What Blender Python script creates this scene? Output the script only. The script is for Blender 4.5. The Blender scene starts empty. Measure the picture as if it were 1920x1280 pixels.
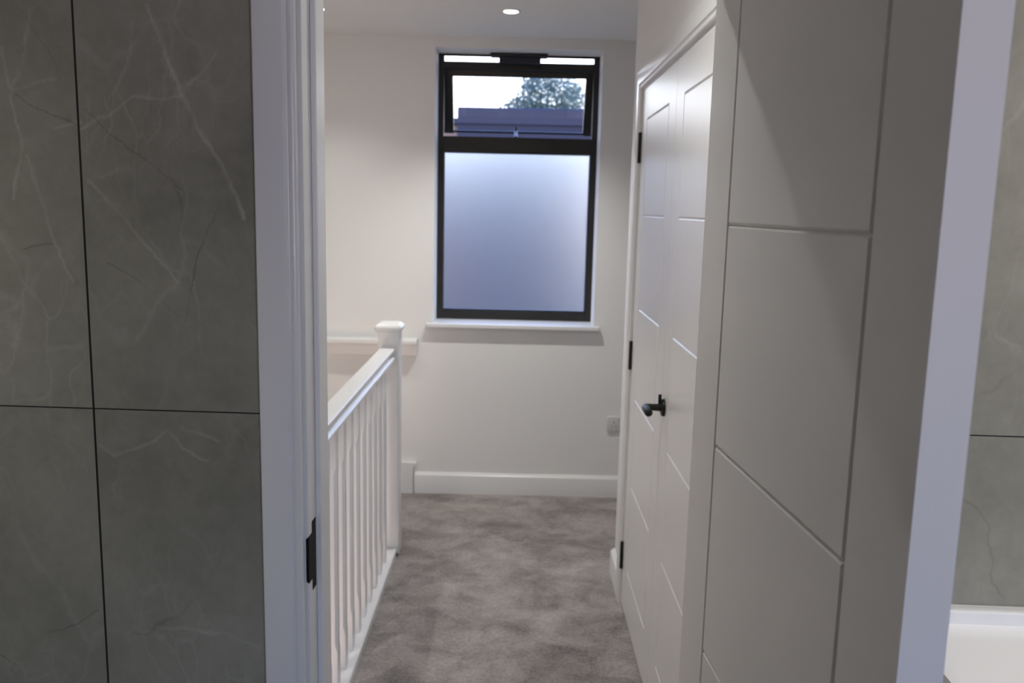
import bpy, bmesh, math, random
from mathutils import Vector, Matrix
random.seed(7)
S = bpy.context.scene
C = S.collection

# ------------------------------------------------------------------ camera
H = 1.558                      # eye height above the carpet
pitch, roll, yaw = .15415, .0226, -.00247
fw = Vector((math.sin(yaw)*math.cos(pitch), math.cos(yaw)*math.cos(pitch), -math.sin(pitch)))
r0 = Vector((math.cos(yaw), -math.sin(yaw), 0)); u0 = r0.cross(fw)
rt = r0*math.cos(roll)+u0*math.sin(roll); up = u0*math.cos(roll)-r0*math.sin(roll)
cd = bpy.data.cameras.new('camera'); cam = bpy.data.objects.new('camera', cd); C.objects.link(cam)
m = Matrix((rt, up, -fw)).transposed().to_4x4(); m.translation = Vector((0, 0, H)); cam.matrix_world = m
cd.sensor_width = 22.3; cd.sensor_fit = 'HORIZONTAL'; cd.lens = 22.3*1613.5/1920
cd.clip_start = .02; cd.clip_end = 500
cd.dof.use_dof = True; cd.dof.focus_distance = 1.42; cd.dof.aperture_fstop = 3.8
S.camera = cam

# ------------------------------------------------------------------ view, world
vs = S.view_settings
S.display_settings.display_device = 'sRGB'
vs.view_transform = 'Standard'; vs.look = 'None'; vs.exposure = 0; vs.gamma = 1; vs.use_curve_mapping = False
W = bpy.data.worlds.new('dusk_sky'); S.world = W; W.use_nodes = True
nt = W.node_tree; nt.nodes.clear()
out = nt.nodes.new('ShaderNodeOutputWorld'); bg = nt.nodes.new('ShaderNodeBackground')
tc = nt.nodes.new('ShaderNodeTexCoord'); sp = nt.nodes.new('ShaderNodeSeparateXYZ'); rp = nt.nodes.new('ShaderNodeValToRGB')
nt.links.new(tc.outputs['Generated'], sp.inputs[0]); nt.links.new(sp.outputs['Z'], rp.inputs[0])
nt.links.new(rp.outputs[0], bg.inputs[0]); nt.links.new(bg.outputs[0], out.inputs[0])
cr = rp.color_ramp
cr.elements[0].position = 0; cr.elements[0].color = (1.0, .78, .66, 1)
cr.elements[1].position = 1; cr.elements[1].color = (.09, .20, .74, 1)
for p_, c_ in ((.07, (1.0, .86, .78, 1)), (.12, (.95, .97, 1.0, 1)), (.35, (.40, .56, 1.0, 1))):
    e = cr.elements.new(p_); e.color = c_
bg.inputs[1].default_value = 5.2

# the lamps of the place: power of each kind
P_HALL, P_BATH, P_DAY = 42, 62, 13.5

# ------------------------------------------------------------------ materials
def mat(name, col, rough=.5, metal=0, spec=.5, coat=0):
    M = bpy.data.materials.new(name); M.use_nodes = True
    b = M.node_tree.nodes['Principled BSDF']
    b.inputs['Base Color'].default_value = (*col, 1); b.inputs['Roughness'].default_value = rough
    b.inputs['Metallic'].default_value = metal; b.inputs['Specular IOR Level'].default_value = spec
    b.inputs['Coat Weight'].default_value = coat
    return M
def N(M, t, **k):
    n = M.node_tree.nodes.new(t)
    for a, v in k.items(): setattr(n, a, v)
    return n
def L(M, a, b): M.node_tree.links.new(a, b)
def math_n(M, op, a, b=None):
    n = N(M, 'ShaderNodeMath', operation=op)
    for i, v in enumerate((a, b)):
        if v is None: continue
        if isinstance(v, (int, float)): n.inputs[i].default_value = v
        else: L(M, v, n.inputs[i])
    return n.outputs[0]
def add_grain(M, col, amt=.02, scale=40, bump=.02, bscale=300):
    b = M.node_tree.nodes['Principled BSDF']; t = N(M, 'ShaderNodeTexCoord')
    n = N(M, 'ShaderNodeTexNoise'); n.inputs['Scale'].default_value = scale; n.inputs['Detail'].default_value = 3
    L(M, t.outputs['Object'], n.inputs['Vector'])
    mx = N(M, 'ShaderNodeMix', data_type='RGBA')
    mx.inputs['A'].default_value = (*[c*(1-amt) for c in col], 1); mx.inputs['B'].default_value = (*[min(1, c*(1+amt)) for c in col], 1)
    L(M, n.outputs['Fac'], mx.inputs['Factor']); L(M, mx.outputs['Result'], b.inputs['Base Color'])
    n2 = N(M, 'ShaderNodeTexNoise'); n2.inputs['Scale'].default_value = bscale; n2.inputs['Detail'].default_value = 2
    L(M, t.outputs['Object'], n2.inputs['Vector'])
    bp = N(M, 'ShaderNodeBump'); bp.inputs['Strength'].default_value = bump; bp.inputs['Distance'].default_value = .002
    L(M, n2.outputs['Fac'], bp.inputs['Height']); L(M, bp.outputs[0], b.inputs['Normal'])

WALLC = (.80, .795, .782)
m_wall = mat('matt_wall_paint', WALLC, .8, spec=.3); add_grain(m_wall, WALLC, .012, 3, .12, 500)
m_ceil = mat('ceiling_paint', (.80, .795, .785), .85, spec=.2); add_grain(m_ceil, (.80, .795, .785), .01, 3, .1, 500)
DOORC = (.75, .745, .73)
m_door = mat('satin_door_paint', DOORC, .30, spec=.45); add_grain(m_door, DOORC, .01, 5, .05, 350)
m_trim = mat('satin_trim_paint', (.755, .755, .75), .28, spec=.5); add_grain(m_trim, (.755, .755, .75), .01, 5, .04, 250)
m_black = mat('black_metal', (.012, .012, .013), .38, metal=.3)
m_plate = mat('blackened_strike_plate', (.005, .005, .005), .55, spec=.15)
m_frame = mat('dark_bronze_frame', (.020, .0175, .015), .42, spec=.4)
m_navy = mat('black_plastic', (.008, .009, .014), .45)
m_plug = mat('white_socket_plastic', (.62, .61, .60), .35)
m_ceramic = mat('white_solid_surface', (.86, .855, .85), .18)
m_seal = mat('grey_sealant', (.45, .45, .42), .5)
m_vanity = mat('dark_grey_lacquer', (.10, .095, .09), .4)
m_dark = mat('gap_and_hole_black', (.01, .01, .01), .6)  # flat black for socket holes and the shaded gap at the newel foot
m_bfloor = mat('bathroom_floor_tile', (.25, .245, .24), .4); add_grain(m_bfloor, (.25, .245, .24), .15, 4, .05, 60)

# veins that run over the tiles left of the doorway (x, z on the wall)
VEINS = {'major': [[(-0.591, 1.86), (-0.567, 1.803), (-0.536, 1.718), (-0.504, 1.656), (-0.471, 1.589), (-0.44, 1.529)]], 'minor': [[(-0.706, 1.669), (-0.65, 1.697), (-0.618, 1.721), (-0.575, 1.715), (-0.54, 1.725)], [(-0.615, 1.835), (-0.625, 1.77), (-0.651, 1.727)], [(-0.78, 1.849), (-0.788, 1.788), (-0.818, 1.725), (-0.826, 1.795)], [(-0.818, 1.725), (-0.782, 1.736), (-0.743, 1.743)], [(-0.819, 1.719), (-0.804, 1.65), (-0.823, 1.556)], [(-0.797, 1.625), (-0.769, 1.505), (-0.735, 1.418)], [(-0.699, 1.593), (-0.628, 1.509), (-0.556, 1.427)], [(-0.704, 1.138), (-0.678, 1.122), (-0.61, 1.147), (-0.587, 1.17), (-0.558, 1.137), (-0.519, 1.12)], [(-0.556, 1.174), (-0.497, 1.156)], [(-0.612, 0.812), (-0.498, 0.806), (-0.436, 0.781)], [(-0.752, 1.672), (-0.706, 1.679)], [(-0.527, 1.739), (-0.505, 1.764), (-0.482, 1.793)]], 'dark': [[(-0.81, 1.719), (-0.759, 1.695), (-0.708, 1.672)], [(-0.7, 1.698), (-0.648, 1.652), (-0.544, 1.578)], [(-0.671, 1.455), (-0.63, 1.43), (-0.562, 1.37)], [(-0.814, 0.797), (-0.765, 0.817), (-0.72, 0.845)], [(-0.904, 0.753), (-0.872, 0.73)], [(-0.813, 1.468), (-0.763, 1.478)], [(-0.549, 1.361), (-0.509, 1.503), (-0.485, 1.555)]]}
# large grey marble-look tiles, 0.6 x 1.2 m, thin black joints
def tile_mat(x0, z0, veins=None):
    M = mat('grey_marble_tile', (.2, .19, .18), .42, spec=.45)
    b = M.node_tree.nodes['Principled BSDF']
    t = N(M, 'ShaderNodeTexCoord'); s = N(M, 'ShaderNodeSeparateXYZ'); L(M, t.outputs['Object'], s.inputs[0])
    u = math_n(M, 'DIVIDE', math_n(M, 'SUBTRACT', s.outputs['X'], x0), .6)
    v = math_n(M, 'DIVIDE', math_n(M, 'SUBTRACT', s.outputs['Z'], z0), 1.2)
    fu, fv = math_n(M, 'FLOOR', u), math_n(M, 'FLOOR', v)
    cu = math_n(M, 'ABSOLUTE', math_n(M, 'SUBTRACT', math_n(M, 'FRACT', math_n(M, 'ADD', u, .5)), .5))
    cv = math_n(M, 'ABSOLUTE', math_n(M, 'SUBTRACT', math_n(M, 'FRACT', math_n(M, 'ADD', v, .5)), .5))
    gu = math_n(M, 'LESS_THAN', cu, .0018/.6); gv = math_n(M, 'LESS_THAN', cv, .0011/1.2)
    g = math_n(M, 'MAXIMUM', gu, gv)
    # every tile is cut from another place of the slab
    off = N(M, 'ShaderNodeCombineXYZ')
    L(M, math_n(M, 'MULTIPLY', fu, 7.31), off.inputs[0]); L(M, math_n(M, 'MULTIPLY', fv, 3.77), off.inputs[2]); off.inputs[1].default_value = 1.3
    pv = N(M, 'ShaderNodeVectorMath', operation='ADD'); L(M, t.outputs['Object'], pv.inputs[0]); L(M, off.outputs[0], pv.inputs[1])
    P = pv.outputs[0]
    def noise(sc, det=5, rough=.55, src=P, dist=0):
        n = N(M, 'ShaderNodeTexNoise'); n.inputs['Scale'].default_value = sc; n.inputs['Detail'].default_value = det
        n.inputs['Roughness'].default_value = rough; n.inputs['Distortion'].default_value = dist
        L(M, src, n.inputs['Vector']); return n
    def ramp(src, a, b_, ca=0., cb=1.):
        r = N(M, 'ShaderNodeMapRange'); r.inputs[1].default_value = a; r.inputs[2].default_value = b_
        r.inputs[3].default_value = ca; r.inputs[4].default_value = cb; r.clamp = True; L(M, src, r.inputs[0]); return r.outputs[0]
    warp = noise(2.4, 3, .5); warp2 = noise(11, 5, .6)
    wv = N(M, 'ShaderNodeVectorMath', operation='SCALE'); wv.inputs['Scale'].default_value = .26
    L(M, warp.outputs['Color'], wv.inputs[0])
    wv2 = N(M, 'ShaderNodeVectorMath', operation='SCALE'); wv2.inputs['Scale'].default_value = .045; L(M, warp2.outputs['Color'], wv2.inputs[0])
    wv3 = N(M, 'ShaderNodeVectorMath', operation='ADD'); L(M, wv.outputs[0], wv3.inputs[0]); L(M, wv2.outputs[0], wv3.inputs[1])
    wp = N(M, 'ShaderNodeVectorMath', operation='ADD'); L(M, P, wp.inputs[0]); L(M, wv3.outputs[0], wp.inputs[1])
    def vein(scale, width, mask_scale, a, b_):
        mp = N(M, 'ShaderNodeMapping'); mp.inputs['Scale'].default_value = (1.25, 1, .5); mp.inputs['Rotation'].default_value = (0, -.5, 0)
        L(M, wp.outputs[0], mp.inputs[0])
        vo = N(M, 'ShaderNodeTexVoronoi', feature='DISTANCE_TO_EDGE'); vo.inputs['Scale'].default_value = scale
        L(M, mp.outputs[0], vo.inputs['Vector'])
        ln = ramp(vo.outputs['Distance'], 0, width, 1, 0)
        return math_n(M, 'MULTIPLY', ln, ramp(noise(mask_scale, 3).outputs['Fac'], a, b_))
    v1 = vein(2.3, .016, 2.0, .46, .60)
    v2 = vein(6.0, .024, 3.4, .50, .66)
    v3 = vein(15, .04, 4.5, .50, .68)
    light = math_n(M, 'ADD', math_n(M, 'MULTIPLY', v1, .10), math_n(M, 'ADD', math_n(M, 'MULTIPLY', v2, .13), math_n(M, 'MULTIPLY', v3, .13)))
    mp2 = N(M, 'ShaderNodeMapping'); mp2.inputs['Scale'].default_value = (1.5, 1, 1); mp2.inputs['Rotation'].default_value = (0, -.9, 0)
    mp2.inputs['Location'].default_value = (4, 0, 2); L(M, wp.outputs[0], mp2.inputs[0])
    vd = N(M, 'ShaderNodeTexVoronoi', feature='DISTANCE_TO_EDGE'); vd.inputs['Scale'].default_value = 1.7; L(M, mp2.outputs[0], vd.inputs['Vector'])
    dark = math_n(M, 'MULTIPLY', ramp(vd.outputs['Distance'], 0, .006, 1, 0), ramp(noise(2.9, 2).outputs['Fac'], .52, .6))
    cloud = noise(2.4, 7, .62, wp.outputs[0]); fine = noise(38, 5, .6)
    mx = N(M, 'ShaderNodeMix', data_type='RGBA'); mx.inputs['A'].default_value = (.165, .159, .128, 1); mx.inputs['B'].default_value = (.355, .343, .288, 1)
    L(M, math_n(M, 'ADD', ramp(cloud.outputs['Fac'], .25, .78, 0, .8), ramp(fine.outputs['Fac'], .3, .7, 0, .2)), mx.inputs['Factor'])
    m2 = N(M, 'ShaderNodeMix', data_type='RGBA'); m2.inputs['B'].default_value = (.62, .60, .55, 1)
    L(M, mx.outputs['Result'], m2.inputs['A']); L(M, light, m2.inputs['Factor'])
    m3 = N(M, 'ShaderNodeMix', data_type='RGBA'); m3.inputs['B'].default_value = (.06, .055, .05, 1)
    L(M, m2.outputs['Result'], m3.inputs['A']); L(M, math_n(M, 'MULTIPLY', dark, .25), m3.inputs['Factor'])
    if veins:
        sx = N(M, 'ShaderNodeCombineXYZ'); L(M, s.outputs['X'], sx.inputs[0]); L(M, s.outputs['Z'], sx.inputs[2])
        w1_ = noise(7, 4, .6, t.outputs['Object']); w2_ = noise(60, 3, .6, t.outputs['Object'])
        def cen(n_, k_):
            a_ = N(M, 'ShaderNodeVectorMath', operation='SUBTRACT'); L(M, n_.outputs['Color'], a_.inputs[0]); a_.inputs[1].default_value = (.5, .5, .5)
            b2_ = N(M, 'ShaderNodeVectorMath', operation='MULTIPLY'); L(M, a_.outputs[0], b2_.inputs[0]); b2_.inputs[1].default_value = (k_, 0, k_); return b2_.outputs[0]
        q1 = N(M, 'ShaderNodeVectorMath', operation='ADD'); L(M, sx.outputs[0], q1.inputs[0]); L(M, cen(w1_, .035), q1.inputs[1])
        q2 = N(M, 'ShaderNodeVectorMath', operation='ADD'); L(M, q1.outputs[0], q2.inputs[0]); L(M, cen(w2_, .010), q2.inputs[1])
        def dist(lines):
            best = None
            for ln_ in lines:
                for (ax_, az_), (bx_, bz_) in zip(ln_, ln_[1:]):
                    ba = (bx_-ax_, 0, bz_-az_); l2 = ba[0]**2+ba[2]**2
                    pa = N(M, 'ShaderNodeVectorMath', operation='SUBTRACT'); L(M, q2.outputs[0], pa.inputs[0]); pa.inputs[1].default_value = (ax_, 0, az_)
                    dt = N(M, 'ShaderNodeVectorMath', operation='DOT_PRODUCT'); L(M, pa.outputs[0], dt.inputs[0]); dt.inputs[1].default_value = (ba[0]/l2, 0, ba[2]/l2)
                    cl = N(M, 'ShaderNodeClamp'); L(M, dt.outputs['Value'], cl.inputs[0])
                    sc_ = N(M, 'ShaderNodeVectorMath', operation='SCALE'); sc_.inputs[0].default_value = ba; L(M, cl.outputs[0], sc_.inputs['Scale'])
                    df = N(M, 'ShaderNodeVectorMath', operation='DISTANCE'); L(M, pa.outputs[0], df.inputs[0]); L(M, sc_.outputs[0], df.inputs[1])
                    best = df.outputs['Value'] if best is None else math_n(M, 'MINIMUM', best, df.outputs['Value'])
            return best
        fade = ramp(noise(14, 3, .6, t.outputs['Object']).outputs['Fac'], .36, .60, .25, 1)
        for key, wd, st, cc in (('major', .0055, .42, (.60, .58, .53, 1)), ('minor', .0045, .30, (.56, .54, .49, 1)), ('dark', .0022, .50, (.07, .063, .056, 1))):
            mm = N(M, 'ShaderNodeMix', data_type='RGBA'); mm.inputs['B'].default_value = cc
            L(M, m3.outputs['Result'], mm.inputs['A'])
            L(M, math_n(M, 'MULTIPLY', math_n(M, 'MULTIPLY', ramp(dist(veins[key]), 0, wd, 1, 0), fade), st), mm.inputs['Factor']); m3 = mm
    m4 = N(M, 'ShaderNodeMix', data_type='RGBA'); m4.inputs['B'].default_value = (.012, .011, .010, 1)
    L(M, m3.outputs['Result'], m4.inputs['A']); L(M, g, m4.inputs['Factor']); L(M, m4.outputs['Result'], b.inputs['Base Color'])
    bp = N(M, 'ShaderNodeBump'); bp.inputs['Strength'].default_value = .5; bp.inputs['Distance'].default_value = .002; bp.invert = True
    L(M, g, bp.inputs['Height']); L(M, bp.outputs[0], b.inputs['Normal'])
    return M
m_tile = tile_mat(-.7105, 1.206, VEINS)
m_tile2 = tile_mat(-.3, 1.206)

# carpet: taupe pile with brushed patches
CP = mat('taupe_carpet', (.3, .28, .27), .95, spec=.1)
b = CP.node_tree.nodes['Principled BSDF']; b.inputs['Sheen Weight'].default_value = .35; b.inputs['Sheen Roughness'].default_value = .6
t = N(CP, 'ShaderNodeTexCoord')
def cn(sc, det, rough, dist=0, scale=None):
    n = N(CP, 'ShaderNodeTexNoise'); n.inputs['Scale'].default_value = sc; n.inputs['Detail'].default_value = det
    n.inputs['Roughness'].default_value = rough; n.inputs['Distortion'].default_value = dist
    if scale:
        mp = N(CP, 'ShaderNodeMapping'); mp.inputs['Scale'].default_value = scale; mp.inputs['Rotation'].default_value = (0, 0, .5)
        L(CP, t.outputs['Object'], mp.inputs[0]); L(CP, mp.outputs[0], n.inputs['Vector'])
    else: L(CP, t.outputs['Object'], n.inputs['Vector'])
    return n.outputs['Fac']
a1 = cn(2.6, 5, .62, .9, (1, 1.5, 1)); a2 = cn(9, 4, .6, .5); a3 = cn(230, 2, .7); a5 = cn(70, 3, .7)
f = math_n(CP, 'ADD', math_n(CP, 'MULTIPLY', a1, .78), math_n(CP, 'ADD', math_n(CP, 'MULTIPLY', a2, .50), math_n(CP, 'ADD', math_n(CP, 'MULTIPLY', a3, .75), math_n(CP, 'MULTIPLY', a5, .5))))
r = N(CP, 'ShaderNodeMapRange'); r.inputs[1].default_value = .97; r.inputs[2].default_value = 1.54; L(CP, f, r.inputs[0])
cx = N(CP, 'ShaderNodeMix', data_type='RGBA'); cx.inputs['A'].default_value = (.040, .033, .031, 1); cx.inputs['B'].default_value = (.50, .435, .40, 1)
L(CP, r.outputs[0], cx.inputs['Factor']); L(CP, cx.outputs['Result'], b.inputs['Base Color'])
bp = N(CP, 'ShaderNodeBump'); bp.inputs['Strength'].default_value = .8; bp.inputs['Distance'].default_value = .006
L(CP, math_n(CP, 'ADD', a3, math_n(CP, 'MULTIPLY', a5, 1.2)), bp.inputs['Height']); L(CP, bp.outputs[0], b.inputs['Normal'])

def glass_mat(name, rough, col=(1, 1, 1)):
    M = bpy.data.materials.new(name); M.use_nodes = True; q = M.node_tree; q.nodes.clear()
    o = q.nodes.new('ShaderNodeOutputMaterial')
    g = q.nodes.new('ShaderNodeBsdfGlass'); g.inputs['Roughness'].default_value = rough; g.inputs['IOR'].default_value = 1.45
    g.inputs['Color'].default_value = (*col, 1); q.links.new(g.outputs[0], o.inputs[0])
    return M
m_clear = glass_mat('clear_glass', 0, (.95, .97, 1))
m_frost = glass_mat('frosted_glass', .39, (.91, .96, 1.0))
def emit(name, col, st):
    M = bpy.data.materials.new(name); M.use_nodes = True; q = M.node_tree; q.nodes.clear()
    o = q.nodes.new('ShaderNodeOutputMaterial'); e = q.nodes.new('ShaderNodeEmission')
    e.inputs[0].default_value = (*col, 1); e.inputs[1].default_value = st; q.links.new(e.outputs[0], o.inputs[0]); return M
m_lamp = emit('lit_lamp_lens', (1, .95, .88), 14)

# ------------------------------------------------------------------ mesh helpers
def box(bm, x0, x1, y0, y1, z0, z1, bev=0, seg=2):
    vs_ = [bm.verts.new((x, y, z)) for x in (x0, x1) for y in (y0, y1) for z in (z0, z1)]
    fs = [bm.faces.new([vs_[i] for i in q]) for q in ((0, 1, 3, 2), (4, 6, 7, 5), (0, 4, 5, 1), (2, 3, 7, 6), (0, 2, 6, 4), (1, 5, 7, 3))]
    if bev:
        es = list({e for f_ in fs for e in f_.edges})
        bmesh.ops.bevel(bm, geom=es, offset=bev, segments=seg, profile=.5, affect='EDGES')
def prism(bm, prof, o, A, B, D, m0=0, m1=0):
    """extrude the closed profile [(a,b)] along D; m0/m1 slide the ends along D by m*a (mitres)"""
    o, A, B, D = Vector(o), Vector(A), Vector(B), Vector(D); d = D.normalized()
    r1 = [bm.verts.new(o+A*a+B*b_+d*(m0*a)) for a, b_ in prof]
    r2 = [bm.verts.new(o+A*a+B*b_+D+d*(m1*a)) for a, b_ in prof]
    n = len(prof)
    for i in range(n): bm.faces.new((r1[i], r1[(i+1) % n], r2[(i+1) % n], r2[i]))
    bm.faces.new(r1[::-1]); bm.faces.new(r2)
def lathe(bm, prof, c, axis, seg=32):
    """profile [(radius, height)] turned round axis at c"""
    c = Vector(c); ax = Vector(axis).normalized(); s_ = ax.orthogonal().normalized(); t_ = ax.cross(s_)
    rings = [[bm.verts.new(c+ax*h_+(s_*math.cos(k*2*math.pi/seg)+t_*math.sin(k*2*math.pi/seg))*max(r_, 1e-5)) for k in range(seg)] for r_, h_ in prof]
    for a, b_ in zip(rings, rings[1:]):
        for k in range(seg): bm.faces.new((a[k], a[(k+1) % seg], b_[(k+1) % seg], b_[k]))
    bm.faces.new(rings[0][::-1]); bm.faces.new(rings[-1])
def tube(bm, pts, rad, seg=14):
    pts = [Vector(p_) for p_ in pts]; rr = rad if isinstance(rad, (list, tuple)) else [rad]*len(pts); rings = []
    s_ = None
    for i, p_ in enumerate(pts):
        d = (pts[min(i+1, len(pts)-1)]-pts[max(i-1, 0)]).normalized()
        s_ = d.orthogonal().normalized() if s_ is None else (s_-d*s_.dot(d)).normalized()
        t_ = d.cross(s_)
        rings.append([bm.verts.new(p_+(s_*math.cos(k*2*math.pi/seg)+t_*math.sin(k*2*math.pi/seg))*rr[i]) for k in range(seg)])
    for a, b_ in zip(rings, rings[1:]):
        for k in range(seg): bm.faces.new((a[k], a[(k+1) % seg], b_[(k+1) % seg], b_[k]))
    bm.faces.new(rings[0][::-1]); bm.faces.new(rings[-1])
def obj(name, bm, material, parent=None, smooth=None, loc=None, rotz=None):
    bmesh.ops.recalc_face_normals(bm, faces=bm.faces[:])
    me = bpy.data.meshes.new(name); bm.to_mesh(me); bm.free(); me.materials.append(material)
    o = bpy.data.objects.new(name, me); C.objects.link(o)
    if smooth:
        for p_ in me.polygons: p_.use_smooth = True
        try: me.set_sharp_from_angle(angle=math.radians(smooth))
        except Exception: pass
    if parent: o.parent = parent
    if loc: o.location = loc
    if rotz is not None: o.rotation_euler = (0, 0, rotz)
    return o
def tag(o, label, cat, group=None, kind=None):
    o['label'] = label; o['category'] = cat
    if group: o['group'] = group
    if kind: o['kind'] = kind
    return o
def thing(name, label, cat, loc=(0, 0, 0), rotz=0, group=None, kind=None):
    o = bpy.data.objects.new(name, None); C.objects.link(o); o.location = loc; o.rotation_euler = (0, 0, rotz)
    o.empty_display_size = .1
    return tag(o, label, cat, group, kind)
def nb(): return bmesh.new()
def boxes(lst, bev=0):
    bm = nb()
    for q in lst: box(bm, *q, bev=bev)
    return bm

CEIL = 2.41; D = 4.555; XW = .455
BL = (0, 1.399, 0); BR = -.03       # bathroom wall frame: origin and turn
# ------------------------------------------------------------------ room shell
# back wall with the window opening (inner leaf and a taller outer opening)
ox0, ox1, oz0, oz1 = -.434, .421, .920, 2.357
bm = boxes([(-1.6, ox0, D, 4.76, -2.7, 2.5), (ox1, 1.6, D, 4.76, -2.7, 2.5), (ox0, ox1, D, 4.76, -2.7, oz0), (ox0, ox1, D, 4.76, oz1, 2.5),
            (-1.6, ox0-.0, 4.76, 4.90, -2.7, 2.62), (ox1, 1.6, 4.76, 4.90, -2.7, 2.62), (ox0, ox1, 4.76, 4.90, -2.7, oz0), (ox0, ox1, 4.76, 4.90, 2.48, 2.62)])
tag(obj('wall_back', bm, m_wall), 'white painted end wall of the hallway around the window', 'wall', kind='structure')
bm = boxes([(-1.7, -1.5, 1.3, 4.76, -2.7, 2.5)])
tag(obj('wall_left', bm, m_wall), 'white wall on the far side of the stairwell', 'wall', kind='structure')
# right wall with the cupboard opening and the return behind it
bm = boxes([(XW, XW+.1, 1.45, 1.855, 0, 2.5), (XW, XW+.1, 3.27, 3.53, 0, 2.5), (XW, XW+.1, 1.855, 3.27, 2.01, 2.5),
            (XW+.1, 1.5, 3.43, 3.53, 0, 2.5), (1.15, 1.25, 1.5, 3.43, 0, 2.5), (1.5, 1.6, 3.43, D, -0, 2.5)])
tag(obj('wall_right', bm, m_wall), 'white hallway wall above and beside the double cupboard doors', 'wall', kind='structure')
bm = boxes([(-.60, 1.6, 1.42, 4.56, -.25, 0)])
tag(obj('floor_hallway', bm, CP), 'taupe grey carpet with brushed pile patches along the hallway', 'carpet', kind='structure')
bm = boxes([(-1.7, -.60, 1.3, 4.56, -2.8, -2.7)])
tag(obj('floor_stairwell', bm, CP), 'taupe carpeted floor at the foot of the stairwell', 'floor', kind='structure')
bm = boxes([(-1.75, 2.1, -1.6, 1.42, -.25, -.002)])
tag(obj('floor_bathroom', bm, m_bfloor), 'grey tiled bathroom floor', 'floor', kind='structure')
bm = boxes([(-1.75, 2.1, -1.6, 4.76, CEIL, 2.55)])
tag(obj('ceiling', bm, m_ceil), 'white painted ceiling with small recessed downlights', 'ceiling', kind='structure')

# bathroom door wall: tile skin towards the bathroom, plaster core towards the hall
dx0, dx1, dz1 = -.376, .376, 2.025      # rough opening
bm = boxes([(-1.7, dx0, .0, .012, 0, CEIL), (dx1, 2.0, .0, .012, 0, CEIL), (dx0, dx1, .0, .012, dz1, CEIL)])
tag(obj('wall_doorway', bm, m_tile, loc=BL, rotz=BR), 'grey marble tiled bathroom wall around the doorway, thin black joints', 'wall', kind='structure')
bm = boxes([(-1.7, dx0, .012, .112, -.2, CEIL), (dx1, .60, .012, .112, 0, CEIL), (.6, 2.0, .012, .06, 0, CEIL), (dx0, dx1, .012, .112, dz1, CEIL)])
tag(obj('wall_hallway', bm, m_wall, loc=BL, rotz=BR), 'white plaster side of the doorway wall facing the hallway', 'wall', kind='structure')
# other bathroom walls (behind and beside the camera), with a window opening behind
bm = boxes([(-1.75, -1.6, -1.6, 1.46, 0, CEIL)])
tag(obj('wall_bathroom_left', bm, m_tile2), 'grey tiled side wall of the bathroom, left of the camera', 'wall', kind='structure')
bm = boxes([(1.95, 2.1, -1.6, 1.46, 0, CEIL)])
tag(obj('wall_bathroom_right', bm, m_tile2), 'grey tiled side wall of the bathroom, right of the camera', 'wall', kind='structure')
wx0, wx1, wz0, wz1 = .35, 1.25, 1.05, 2.05
bm = boxes([(-1.6, wx0, -1.6, -1.45, 0, CEIL), (wx1, 1.95, -1.6, -1.45, 0, CEIL), (wx0, wx1, -1.6, -1.45, 0, wz0), (wx0, wx1, -1.6, -1.45, wz1, CEIL)])
tag(obj('wall_bathroom_back', bm, m_tile2), 'grey tiled bathroom wall behind the camera with a window', 'wall', kind='structure')
w2 = thing('window_2', 'dark framed bathroom window behind the camera', 'window', ((wx0+wx1)/2, -1.55, wz0), kind='structure')
hw = (wx1-wx0)/2; hh = wz1-wz0
bm = boxes([(-hw, -hw+.05, -.03, .03, 0, hh), (hw-.05, hw, -.03, .03, 0, hh), (-hw+.05, hw-.05, -.03, .03, 0, .05), (-hw+.05, hw-.05, -.03, .03, hh-.05, hh)])
obj('window_frame', bm, m_frame, w2)
# daylight entering by the bathroom window
ld = bpy.data.lights.new('bathroom_window_daylight', 'AREA'); ld.shape = 'RECTANGLE'; ld.size = wx1-wx0-.1; ld.size_y = wz1-wz0-.1
ld.energy = P_DAY; ld.color = (.50, .62, 1.0)
lo = bpy.data.objects.new('bathroom_window_daylight', ld); C.objects.link(lo)
lo.parent = w2; lo.location = (0, -.04, hh/2); lo.rotation_euler = (math.radians(-90), 0, math.pi)
lo.rotation_euler = (math.radians(90), 0, 0)

# ------------------------------------------------------------------ bathroom door frame (local frame of the wall)
fr = thing('trim_1', 'white moulded door frame around the bathroom doorway', 'door frame', BL, BR, kind='structure')
RV, ST = .347, .337              # reveal and stop planes
y_f, y_s, y_e = .003, .053, .112
def lining(bm, sx):
    a = RV*sx; b_ = (dx1)*sx; c = ST*sx
    x0, x1 = sorted((a, b_)); box(bm, x0, x1, y_f, y_e, 0, dz1, .0015, 1)
    x0, x1 = sorted((c, a)); box(bm, x0, x1, y_s, y_e-.004, 0, 1.998, .002, 2)
bm = nb(); lining(bm, -1); lining(bm, 1)
box(bm, -RV, RV, y_f, y_e, 1.998, dz1, .0015, 1); box(bm, -ST, ST, y_s, y_e-.004, 1.986, 1.998, .002, 2)
obj('frame_lining', bm, m_trim, fr)
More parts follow.
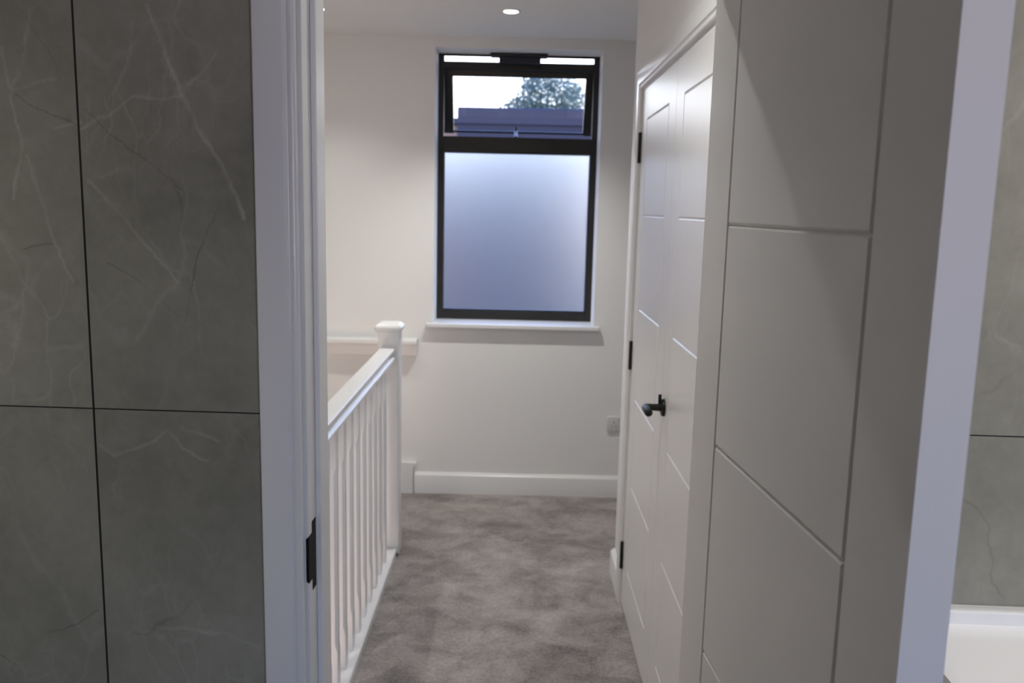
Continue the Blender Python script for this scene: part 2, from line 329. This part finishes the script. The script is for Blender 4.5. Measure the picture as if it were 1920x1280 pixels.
# architrave profile: a = away from the opening, b = out of the wall
AR = [(0, 0), (0, .010), (.0015, .0125), (.005, .0145), (.009, .015), (.0125, .0135), (.0165, .0150), (.0185, .0175), (.021, .018), (.062, .018), (.065, .0175), (.067, .0155), (.067, 0)]
def architrave(prof, A, Bv, o, Dv, m0, m1, parent, name='architrave'):
    bm = nb(); prism(bm, prof, o, A, Bv, Dv, m0, m1); return obj(name, bm, m_trim, parent, smooth=35)
ai = .3535
architrave(AR, (-1, 0, 0), (0, -1, 0), (-ai, 0, 0), (0, 0, 2.005), 0, 1, fr)
architrave(AR, (1, 0, 0), (0, -1, 0), (ai+.008, 0, 0), (0, 0, 2.005), 0, 1, fr)
architrave(AR, (0, 0, 1), (0, -1, 0), (-ai, 0, 2.005), (2*ai+.008, 0, 0), -1, 1, fr)
architrave(AR, (-1, 0, 0), (0, 1, 0), (-ai, y_e, 0), (0, 0, 2.005), 0, 1, fr)
# strike plate on the left rebate
bm = nb(); px = -RV+.0006
zc = .945
box(bm, -RV-.001, px, y_f+.022, y_f+.046, zc-.063, zc+.064, .0004, 1)
box(bm, -RV-.001, px+.0004, y_f-.0015, y_f+.026, zc-.040, zc+.044, .0004, 1)
box(bm, -RV-.004, px, y_f-.003, y_f+.001, zc-.038, zc+.042, .0015, 2)
sk = obj('strike_plate', bm, m_plate, fr); sk['label'] = 'black metal strike plate'

# ------------------------------------------------------------------ panelled doors
DW, DH, DT = .686, 1.981, .044
GZ = [.188-.008+k*.338 for k in range(6)]
def door_mesh(bm, gd=.0035, w=.0042):
    a, b_ = .121, .121+.444
    us = [0, a-w, a, a+w, b_-w, b_, b_+w, DW]
    zs = [0]; gl = set()
    for g in GZ: zs += [g-w, g, g+w]
    zs.append(DH)
    def depth(u, z):
        hz = any(abs(z-g) < 1e-6 for g in GZ); vz = abs(u-a) < 1e-6 or abs(u-b_) < 1e-6
        inU = a-1e-6 <= u <= b_+1e-6; inZ = GZ[0]-1e-6 <= z <= GZ[-1]+1e-6
        return gd if (hz and inU) or (vz and inZ) else 0
    F = {}; 
    for side, y in ((0, 0), (1, DT)):
        s_ = 1 if side == 0 else -1
        for i, u in enumerate(us):
            for j, z in enumerate(zs): F[side, i, j] = bm.verts.new((u, y+s_*depth(u, z), z))
        for i in range(len(us)-1):
            for j in range(len(zs)-1):
                bm.faces.new([F[side, i, j], F[side, i+1, j], F[side, i+1, j+1], F[side, i, j+1]])
    I, J = len(us)-1, len(zs)-1
    for i in range(I):
        for j in (0, J): bm.faces.new([F[0, i, j], F[0, i+1, j], F[1, i+1, j], F[1, i, j]])
    for j in range(J):
        for i in (0, I): bm.faces.new([F[0, i, j], F[0, i, j+1], F[1, i, j+1], F[1, i, j]])
def lever_handle(parent, u, z, yface, sgn, lever_dir):
    """lever on the door face at yface, projecting along sgn*y; lever_dir = +-1 along u"""
    h = bpy.data.objects.new('door_handle', None); C.objects.link(h); h.parent = parent; h.location = (u, yface, z)
    h.empty_display_size = .03
    ax = (0, sgn, 0)
    bm = nb(); lathe(bm, [(.0265, 0), (.0265, .006), (.0250, .0085), (.022, .010)], (0, 0, 0), ax, 36); obj('rose', bm, m_black, h, smooth=40)
    bm = nb(); tube(bm, [(0, sgn*.008, 0), (0, sgn*.03, 0), (0, sgn*.048, 0), (lever_dir*.004, sgn*.055, 0), (lever_dir*.014, sgn*.057, 0), (lever_dir*.035, sgn*.057, -.001), (lever_dir*.066, sgn*.056, -.002), (lever_dir*.073, sgn*.056, -.002)],
                    [.0115, .0105, .0110, .0120, .0118, .0115, .0115, .007], 20); obj('lever', bm, m_black, h, smooth=60)
    bm = nb(); box(bm, -.0025, .0025, min(sgn*.009, sgn*.019), max(sgn*.009, sgn*.019), .006, .040, .0015, 2); obj('thumb_turn', bm, m_black, h)
    return h
# door_1: the open bathroom door. Local u runs from the hinge edge to the free edge.
A1 = math.atan2(.836-1.286, .346-.313)     # swing direction in plan
d1 = thing('door_1', 'open white bathroom door with grooved panels, hinged on the right', 'door', (.3045, 1.412, .008), A1, kind='structure')
# local +y must point to the right (away from the visible face)
bm = nb(); door_mesh(bm); obj('door_leaf', bm, m_door, d1)
lever_handle(d1, DW-.06, .972, 0, -1, -1)
lever_handle(d1, DW-.06, .972, DT, 1, -1)
for z in (.16, .95, 1.72):
    bm = nb(); tube(bm, [(-.006, DT+.004, z), (-.006, DT+.004, z+.10)], .006, 12); obj('hinge', bm, m_black, d1, smooth=40)

# cupboard doors: door_2 (far leaf) and door_3 (near leaf with the handle)
d2 = thing('door_2', 'far leaf of the white double cupboard doors, with three black hinges', 'door', (.4525, 3.2500, .008), math.radians(-90), kind='structure')
bm = nb(); door_mesh(bm); obj('door_leaf', bm, m_door, d2)
d3 = thing('door_3', 'near leaf of the white double cupboard doors, with a black lever handle', 'door', (.4525, 2.5615, .008), math.radians(-90), kind='structure')
bm = nb(); door_mesh(bm); obj('door_leaf', bm, m_door, d3)
lever_handle(d3, .050, .971, 0, -1, 1)
for z in (.150, .955, 1.732):
    bm = nb(); tube(bm, [(-.003, -.0065, z-.008), (-.003, -.0065, z+.102)], .0062, 14)
    box(bm, -.006, .005, -.004, .004, z-.008, z+.102, .0008, 1)
    h_ = obj('hinge', bm, m_black, d2, smooth=40); h_['label'] = 'black hinge'
# cupboard frame and architrave
cf = thing('trim_2', 'white moulded door frame around the double cupboard doors', 'door frame', (0, 0, 0), kind='structure')
bm = boxes([(.4535, .555, 3.2535, 3.27, 0, 2.01), (.4535, .555, 1.855, 1.8715, 0, 2.01), (.4535, .555, 1.8715, 3.2535, 1.9925, 2.01), (.4985, .515, 1.8715, 3.2535, 1.980, 1.9925), (.4985, .515, 3.241, 3.2535, 0, 1.9925)])
obj('frame_lining', bm, m_trim, cf)
architrave(AR, (0, 1, 0), (-1, 0, 0), (XW, 3.2585, 0), (0, 0, 1.9975), 0, 1, cf)
architrave(AR, (0, -1, 0), (-1, 0, 0), (XW, 1.8665, 0), (0, 0, 1.9975), 0, 1, cf)
architrave(AR, (0, 0, 1), (-1, 0, 0), (XW, 1.8665, 1.9975), (0, 3.2585-1.8665, 0), -1, 1, cf)

# ------------------------------------------------------------------ skirting boards
SK = [(0, 0), (.018, 0), (.018, .098), (.016, .104), (.011, .108), (.008, .114), (.006, .117), (0, .117)]
def skirt(name, o, A, Dv, label, m0=0, m1=0):
    bm = nb(); prism(bm, SK, o, A, (0, 0, 1), Dv, m0, m1); return tag(obj(name, bm, m_trim, smooth=30), label, 'skirting board', kind='structure')
skirt('baseboard_back', (-.53, D, 0), (0, -1, 0), (2.03, 0, 0), 'white skirting board along the end wall below the window')
skirt('baseboard_right', (XW, 3.3255, 0), (-1, 0, 0), (0, .2045, 0), 'short white skirting board beyond the cupboard door frame', 0, 1)
skirt('baseboard_return', (XW, 3.53, 0), (0, 1, 0), (1.04, 0, 0), 'white skirting board on the return wall behind the cupboard', -1, 0)
# raised block where the stair skirting meets the end wall skirting
bm = nb(); prism(bm, [(-.615, -.02), (-.535, -.02), (-.535, .145), (-.520, .158), (-.520, .172), (-.615, .172)], (0, D, 0), (1, 0, 0), (0, 0, 1), (0, -.024, 0))
tag(obj('trim_3', bm, m_trim), 'raised white skirting block behind the newel post', 'skirting block', kind='structure')
# capping ledge along the stairwell on the end wall
bm = nb(); prism(bm, [(0, .824), (.056, .824), (.061, .827), (.063, .832), (.063, .847), (.061, .852), (.056, .855), (0, .855)], (-1.5, D, 0), (0, -1, 0), (0, 0, 1), (.985, 0, 0))
prism(bm, [(0, .766), (.022, .766), (.023, .770), (.025, .79), (.027, .812), (.030, .824), (0, .824)], (-1.5, D, 0), (0, -1, 0), (0, 0, 1), (.982, 0, 0))
tag(obj('trim_4', bm, m_trim, smooth=30), 'white capping ledge on the end wall beside the stairwell', 'wall ledge', kind='structure')

# ------------------------------------------------------------------ window
FY = 4.735
w1 = thing('window_1', 'tall dark bronze window with frosted lower pane and open top sash', 'window', (0, FY, .942), kind='structure')
def wl(lst, name, m_, bev=.0015, parent=w1, **k):
    bm = nb()
    for (x0, x1, y0, y1, z0, z1) in lst: box(bm, x0, x1, y0, y1, z0-.942, z1-.942, bev, 1)
    return obj(name, bm, m_, parent, **k)
X0, X1 = -.4345, .4215
wl([(X0, X0+.030, 0, .045, .942, 2.357), (X1-.030, X1, 0, .045, .942, 2.357), (X0+.030, X1-.030, 0, .07, .942, .990), (X0+.030, X1-.030, -.004, .07, 1.852, 1.930),
    (X0+.030, X1-.030, 0, .046, 2.280, 2.3185), (X0+.030, X1-.030, 0, .010, 2.3445, 2.357), (-.113, .107, 0, .07, 2.3185, 2.357)], 'window_frame', m_frame)
wl([(X0+.030, X0+.036, .012, .05, .990, 1.852), (X1-.036, X1-.030, .012, .05, .990, 1.852), (X0+.036, X1-.036, .012, .05, .990, .998), (X0+.036, X1-.036, .012, .05, 1.846, 1.852)], 'glazing_bead', m_navy, .0008)
fp = wl([(X0+.036, X1-.036, .030, .038, .998, 1.846)], 'frosted_pane', m_frost, 0); fp['label'] = 'frosted glass pane'
# top hung sash, pushed open at the bottom
sh = bpy.data.objects.new('top_sash', None); C.objects.link(sh); sh.parent = w1; sh.location = (0, .050, 2.292-.942); sh.rotation_euler = (math.radians(21), 0, 0); sh.empty_display_size = .05
LS = .356
def sl(lst, name, m_, bev=.0015):
    bm = nb()
    for q in lst: box(bm, *q, bev=bev, seg=1)
    return obj(name, bm, m_, sh)
sx0, sx1 = X0+.006, X1-.006
sl([(sx0, sx0+.065, 0, .05, -LS, 0), (sx1-.060, sx1, 0, .05, -LS, 0), (sx0+.065, sx1-.060, 0, .05, -.045, 0), (sx0+.065, sx1-.060, .016, .030, -LS, -LS+.012)], 'sash_frame', m_frame)
cp_ = sl([(sx0+.065, sx1-.060, .021, .027, -LS+.012, -.045)], 'clear_pane', m_clear, 0); cp_['label'] = 'clear glass pane'
bm = nb(); tube(bm, [(-.016, .03, 1.930-.942), (-.016, .08, 1.950-.942), (-.017, .135, 1.972-.942), (-.017, .140, 1.995-.942)], [.010, .010, .009, .008], 10)
obj('stay_arm', bm, m_navy, w1, smooth=40)
wl([(-.157, .142, -.070, 0, 2.338, 2.3555), (-.112, .106, -.062, 0, 2.305, 2.338)], 'chain_opener', m_navy, .003)
# sill board
bm = nb(); box(bm, -.472, .4535, D-.034, D, .920, .9425, .004, 3); box(bm, ox0, ox1, D-.004, FY+.002, .920, .9424)
tag(obj('trim_5', bm, m_trim), 'white window board below the tall window', 'window sill', kind='structure')

# ------------------------------------------------------------------ balustrade
bal = thing('balustrade', 'white wooden stair balustrade with square newel post and handrail', 'balustrade', (-.545, 3.7, 0))
ox_, oy_ = -.545, 3.7
YN = 3.680; Y0 = 1.53
hr = [(-.030, .948), (.026, .948), (.030, .945), (.031, .938), (.0295, .930), (.021, .922), (.018, .916), (.020, .911), (.0300, .904), (.0312, .897), (.027, .890), (.018, .886), (-.018, .888), (-.025, .893), (-.0275, .898), (-.0265, .904), (-.020, .908), (-.018, .914), (-.021, .922), (-.0295, .930), (-.031, .938), (-.0295, .946)]
bm = nb(); prism(bm, hr, (0, Y0-oy_, 0), (1, 0, 0), (0, 0, 1), (0, YN-Y0, 0)); obj('handrail', bm, m_trim, bal, smooth=40)
bm = nb(); prism(bm, [(-.036, -.005), (.038, -.005), (.038, .030), (.034, .034), (-.032, .034), (-.036, .030)], (0, Y0-oy_, 0), (1, 0, 0), (0, 0, 1), (0, YN-Y0-.006, 0)); obj('base_rail', bm, m_trim, bal, smooth=40)
# newel: square post, chamfered shaft, stepped cap
bm = nb()
def sq(bm, rings):
    rr = []
    for (hw_, ch, z) in rings:
        c = [(hw_-ch, -hw_), (hw_, -hw_+ch), (hw_, hw_-ch), (hw_-ch, hw_), (-hw_+ch, hw_), (-hw_, hw_-ch), (-hw_, -hw_+ch), (-hw_+ch, -hw_)]
        rr.append([bm.verts.new((x, y, z)) for x, y in c])
    for a, b_ in zip(rr, rr[1:]):
        for k in range(8): bm.faces.new((a[k], a[(k+1) % 8], b_[(k+1) % 8], b_[k]))
    bm.faces.new(rr[0][::-1]); bm.faces.new(rr[-1])
sq(bm, [(.0465, .001, .004), (.0465, .001, .20), (.0465, .006, .215), (.0465, .006, .775), (.0465, .001, .79), (.0465, .001, 1.012)])
nw = obj('newel_post', bm, m_trim, bal); nw.location = (0, YN+.0465-oy_, 0)
bm = nb(); sq(bm, [(.0475, .002, 1.010), (.052, .002, 1.018), (.0585, .003, 1.024), (.0595, .004, 1.034), (.056, .004, 1.041), (.044, .004, 1.050), (.040, .006, 1.052)])
o_ = obj('newel_cap', bm, m_trim, nw)
bm = nb(); box(bm, .010, .044, -.058, -.047, .0, .012, .001, 1); o_ = obj('foot_gap_shade', bm, m_dark, nw); o_['label'] = 'dark shadow gap at the newel foot'  # black block stands for the shadow gap between base rail and newel
# spindles with stop chamfers
def spindle():
    bm = nb(); w_ = .0205
    sq(bm, [(w_, .0008, .033), (w_, .0008, .16), (w_, .008, .185), (w_, .008, .74), (w_, .0008, .765), (w_, .0008, .890)])
    return bm
sp0 = None; k = 0; y = 3.517+.0205
while y > 1.6:
    if sp0 is None:
        sp0 = obj('spindle', spindle(), m_trim, bal); o_ = sp0
    else:
        o_ = sp0.copy(); C.objects.link(o_)
    o_.location = (-.0075, y-oy_, 0); y -= .1245; k += 1

# carpeted stair flight dropping towards the doorway below the balustrade
bm = nb()
for k in range(12):
    zt = -.19*(k+1); ya = 3.60-.225*k
    box(bm, -1.5, -.60, ya-.245, ya, zt-.20, zt, .012, 2)
box(bm, -1.5, -.60, 3.60, 4.555, -.10, 0)
tag(obj('staircase', bm, CP), 'taupe carpeted stairs going down behind the white balustrade', 'stairs', kind='structure')

# ------------------------------------------------------------------ socket
so = thing('wall_socket', 'white double wall socket low on the end wall beside the cupboard frame', 'socket', (.587, D, .410))
bm = nb(); box(bm, -.073, .073, -.009, 0, -.043, .043, .003, 3); obj('face_plate', bm, m_plug, so, smooth=40)
for s_ in (-1, 1):
    c = s_*.036; bm = nb()
    box(bm, c-.002, c+.002, -.0095, -.0088, .009-.004, .009+.006); box(bm, c-.014, c-.008, -.0095, -.0088, -.013, -.009); box(bm, c+.008, c+.014, -.0095, -.0088, -.013, -.009)
    obj('socket_holes', bm, m_dark, so)
for s_ in (-1, 1):
    bm = nb(); box(bm, s_*.012-.005, s_*.012+.005, -.012, -.008, .018, .034, .001, 1); obj('switch', bm, m_plug, so)

# ------------------------------------------------------------------ ceiling downlights
def downlight(x, y, label, power, col=(.965, .955, .915), group='recessed ceiling downlights', cone=112):
    t_ = thing('ceiling_downlight', label, 'ceiling light', (x, y, CEIL), 0, group)
    bm = nb(); seg = 40
    rings = [(.030, .0015), (.031, -.0005), (.036, -.004), (.0425, -.0035), (.044, -.001), (.044, .001)]
    rr = [[bm.verts.new((r_*math.cos(k*2*math.pi/seg), r_*math.sin(k*2*math.pi/seg), z_)) for k in range(seg)] for r_, z_ in rings]
    for a, b_ in zip(rr, rr[1:]):
        for k in range(seg): bm.faces.new((a[k], a[(k+1) % seg], b_[(k+1) % seg], b_[k]))
    obj('bezel', bm, m_trim, t_, smooth=50)
    bm = nb(); lathe(bm, [(.0305, -.0035), (.0305, -.002)], (0, 0, 0), (0, 0, 1), 40)
    o_ = obj('lamp_lens', bm, m_lamp, t_); o_['label'] = 'lit lens'
    l_ = bpy.data.lights.new('downlight_beam', 'SPOT'); l_.energy = power; l_.color = col; l_.spot_size = math.radians(cone); l_.spot_blend = 1; l_.shadow_soft_size = .014
    lo_ = bpy.data.objects.new('downlight_beam', l_); C.objects.link(lo_); lo_.parent = t_; lo_.location = (0, 0, -.012)
downlight(-.047, 3.955, 'small round recessed downlight lit in the hallway ceiling near the window', P_HALL*1.65, cone=114)
downlight(-.908, 3.987, 'round recessed downlight above the stairwell, at the edge of the doorway', P_HALL*.50)
downlight(-.047, 1.95, 'round recessed downlight in the hallway ceiling nearer the bathroom', P_HALL*.58, cone=162)
downlight(-.884, 2.3, 'round recessed downlight above the stairs nearer the bathroom', P_HALL*.68)
downlight(1.25, .90, 'round recessed downlight in the bathroom ceiling above the washbasin', P_BATH*.90, (1, .96, .92), cone=140)
downlight(-1.42, .88, 'added unseen fill downlight in the bathroom ceiling left of the doorway', P_BATH*.58, (1, .94, .80), cone=118)  # added lamp out of view, warm fill for left tiles and door face

# ------------------------------------------------------------------ washbasin unit right of the doorway
va = thing('washbasin_unit', 'white washbasin top on a dark grey vanity, right of the open bathroom door', 'washbasin', BL, BR)
bx0, bx1, bz = .662, 1.36, .885
bm = nb()
# top with a shallow bowl cut in it
def basin(bm):
    xs = [bx0, bx0+.004, 1.10-.01, 1.10, 1.30, 1.31, bx1-.004, bx1]
    def h_(x, y):
        dx = max(0, 1-((x-1.14)/.17)**2); dy = max(0, 1-((y+.235)/.15)**2); return bz-.11*min(1, (dx*dy)**.5*1.6)
    nx, ny = 60, 44; g = {}
    for i in range(nx+1):
        for j in range(ny+1):
            x = bx0+(bx1-bx0)*i/nx; y = -.46+.458*j/ny
            z = h_(x, y)
            if i in (0, nx) or j == 0: z = bz-.004
            g[i, j] = bm.verts.new((x, y, z))
    for i in range(nx):
        for j in range(ny): bm.faces.new((g[i, j], g[i+1, j], g[i+1, j+1], g[i, j+1]))
    lo = {}
    ring = [(i, 0) for i in range(nx)]+[(nx, j) for j in range(ny)]+[(i, ny) for i in range(nx, 0, -1)]+[(0, j) for j in range(ny, 0, -1)]
    low = [bm.verts.new((g[q].co.x, g[q].co.y, bz-.13)) for q in ring]
    for a in range(len(ring)):
        b_ = (a+1) % len(ring); bm.faces.new((g[ring[a]], g[ring[b_]], low[b_], low[a]))
    bm.faces.new(low)
basin(bm); obj('basin', bm, m_ceramic, va, smooth=30)
bm = nb(); box(bm, bx0, bx1, -.018, -.001, bz-.002, bz+.022, .002, 2); o_ = obj('upstand', bm, m_ceramic, va)
bm = nb(); prism(bm, [(0, 0), (.010, 0), (.006, .003), (0, .006)], (bx0, -.001, bz+.021), (0, -1, 0), (0, 0, 1), (bx1-bx0, 0, 0)); o_ = obj('sealant_bead', bm, m_seal, va)
bm = nb(); box(bm, bx0+.012, bx1-.012, -.44, -.002, .25, bz-.132, .002, 1); obj('vanity_cabinet', bm, m_vanity, va)
for z0_, z1_ in ((.255, .50), (.506, .748)):
    bm = nb(); box(bm, bx0+.014, bx1-.014, -.458, -.441, z0_, z1_, .002, 1); obj('drawer_front', bm, m_vanity, va)
bm = nb(); tube(bm, [(1.14, -.065, bz-.03), (1.14, -.065, bz+.12), (1.14, -.075, bz+.14), (1.14, -.10, bz+.15), (1.14, -.19, bz+.145)], [.02, .018, .016, .014, .012], 16); obj('tap', bm, m_black, va, smooth=40)

# ------------------------------------------------------------------ outside: ground, neighbouring building, tree
m_ground = mat('garden_ground', (.10, .12, .09), .9); add_grain(m_ground, (.10, .12, .09), .3, .8)
bm = nb(); box(bm, -60, 60, 5.2, 120, -3.1, -3.0)
tag(obj('ground', bm, m_ground), 'dim garden ground outside far below the window', 'ground', kind='structure')
def outp(px_, z_, d):   # point behind the window seen at window-plane x,z
    k_ = d/FY; return px_*k_, H+(z_-H)*k_
bx, bzt = outp(-.331, 2.084, 13.0); bx2, _ = outp(.62, 2.084, 13.0)
m_brick = mat('slate_blue_cladding', (.0055, .0095, .030), .8); m_roofm = mat('grey_roof_edge', (.006, .0105, .032), .7)
m_brick2 = mat('pale_render', (.16, .12, .11), .8); m_pane = mat('dark_window_glass', (.03, .035, .05), .1)
rx_, rz_ = outp(-.335, 2.030, 15.0)
ob = thing('outbuilding', 'lower pale building left of the dark flat-roofed building', 'building', (0, 15.2, -3.0))
bm = nb(); box(bm, rx_-9, rx_+.12, 0, 4, 0, rz_+3-.12); obj('outbuilding_wall', bm, m_brick2, ob)
bm = nb(); box(bm, rx_-9.1, rx_+.12, -.1, 4.1, rz_+3-.12, rz_+3, .02, 1); obj('outbuilding_roof', bm, m_roofm, ob)
nbd = thing('neighbour_building', 'dark flat-roofed building seen through the open top sash', 'building', (0, 13, -3.0))
bm = nb(); box(bm, bx, bx2, 0, 7, 0, bzt+3-.25); obj('facade', bm, m_brick, nbd)
bm = nb(); box(bm, bx-.0, bx2+.1, -.03, 7.1, bzt+3-.25, bzt+3, .02, 1); obj('roof_edge', bm, m_roofm, nbd)
bm = nb(); tube(bm, [(-.06, -.06, 0), (-.06, -.06, bzt+2.6)], .025, 10); obj('streak_pipe', bm, m_roofm, nbd, smooth=40)  # thin upright pipe standing in for the vertical streak above the stay arm
for wx in (-.35, 1.0):
    bm = nb(); box(bm, wx-.3, wx+.3, -.03, .02, 2.2, 3.3, .01, 1); obj('window', bm, m_pane, nbd)
# tree behind the building
m_leaf = mat('tree_leaves', (.085, .15, .13), .6); m_bark = mat('tree_bark', (.12, .10, .08), .9)
tx, tz = outp(.150, 2.185, 24.0)
tr = thing('tree', 'leafy tree crown rising above the dark building roof', 'tree', (tx, 24, -3.0))
bm = nb()
for c_, rr_, n_ in (((0, 0, tz+3-.2), (.95, .8, .8), 5200), ((-.65, .1, tz+3-.6), (.7, .6, .42), 2200), ((.75, 0, tz+3-.3), (.55, .6, .5), 1500), ((1.35, .2, tz+3-.95), (.6, .6, .7), 1700), ((0.2, 0, tz+3-1.2), (1.2, .9, .8), 3500), ((2.2, .3, tz+3-.9), (.8, .6, .8), 1200), ((-.2, 0, tz+3+.15), (.5, .5, .4), 900)):
    for _ in range(n_):
        while True:
            v = Vector((random.uniform(-1, 1), random.uniform(-1, 1), random.uniform(-1, 1)))
            if .2 < v.length < 1+random.uniform(-.12, .12): break
        p_ = Vector((c_[0]+v.x*rr_[0], c_[1]+v.y*rr_[1], c_[2]+v.z*rr_[2]))
        s_ = random.uniform(.025, .05); a_ = Vector((random.gauss(0, 1), random.gauss(0, 1), random.gauss(0, 1))).normalized(); b2 = a_.orthogonal().normalized()
        q = [p_-a_*s_, p_+b2*s_*.55, p_+a_*s_, p_-b2*s_*.55]
        bm.faces.new([bm.verts.new(w_) for w_ in q])
me = obj('foliage', bm, m_leaf, tr)
bm = nb(); tube(bm, [(0, 0, 0), (.05, 0, 2.0), (-.03, .03, tz+1.0), (.0, 0, tz+3)], [.16, .13, .10, .03], 12)
for dx_, dz_ in ((-.6, -.3), (.8, -.1), (1.3, -.6), (.3, .3)): tube(bm, [(0, 0, tz+1.2), (dx_*.5, .05, tz+1.9+dz_*.3), (dx_, .1, tz+2.7+dz_)], [.07, .045, .015], 8)
obj('trunk', bm, m_bark, tr, smooth=40)
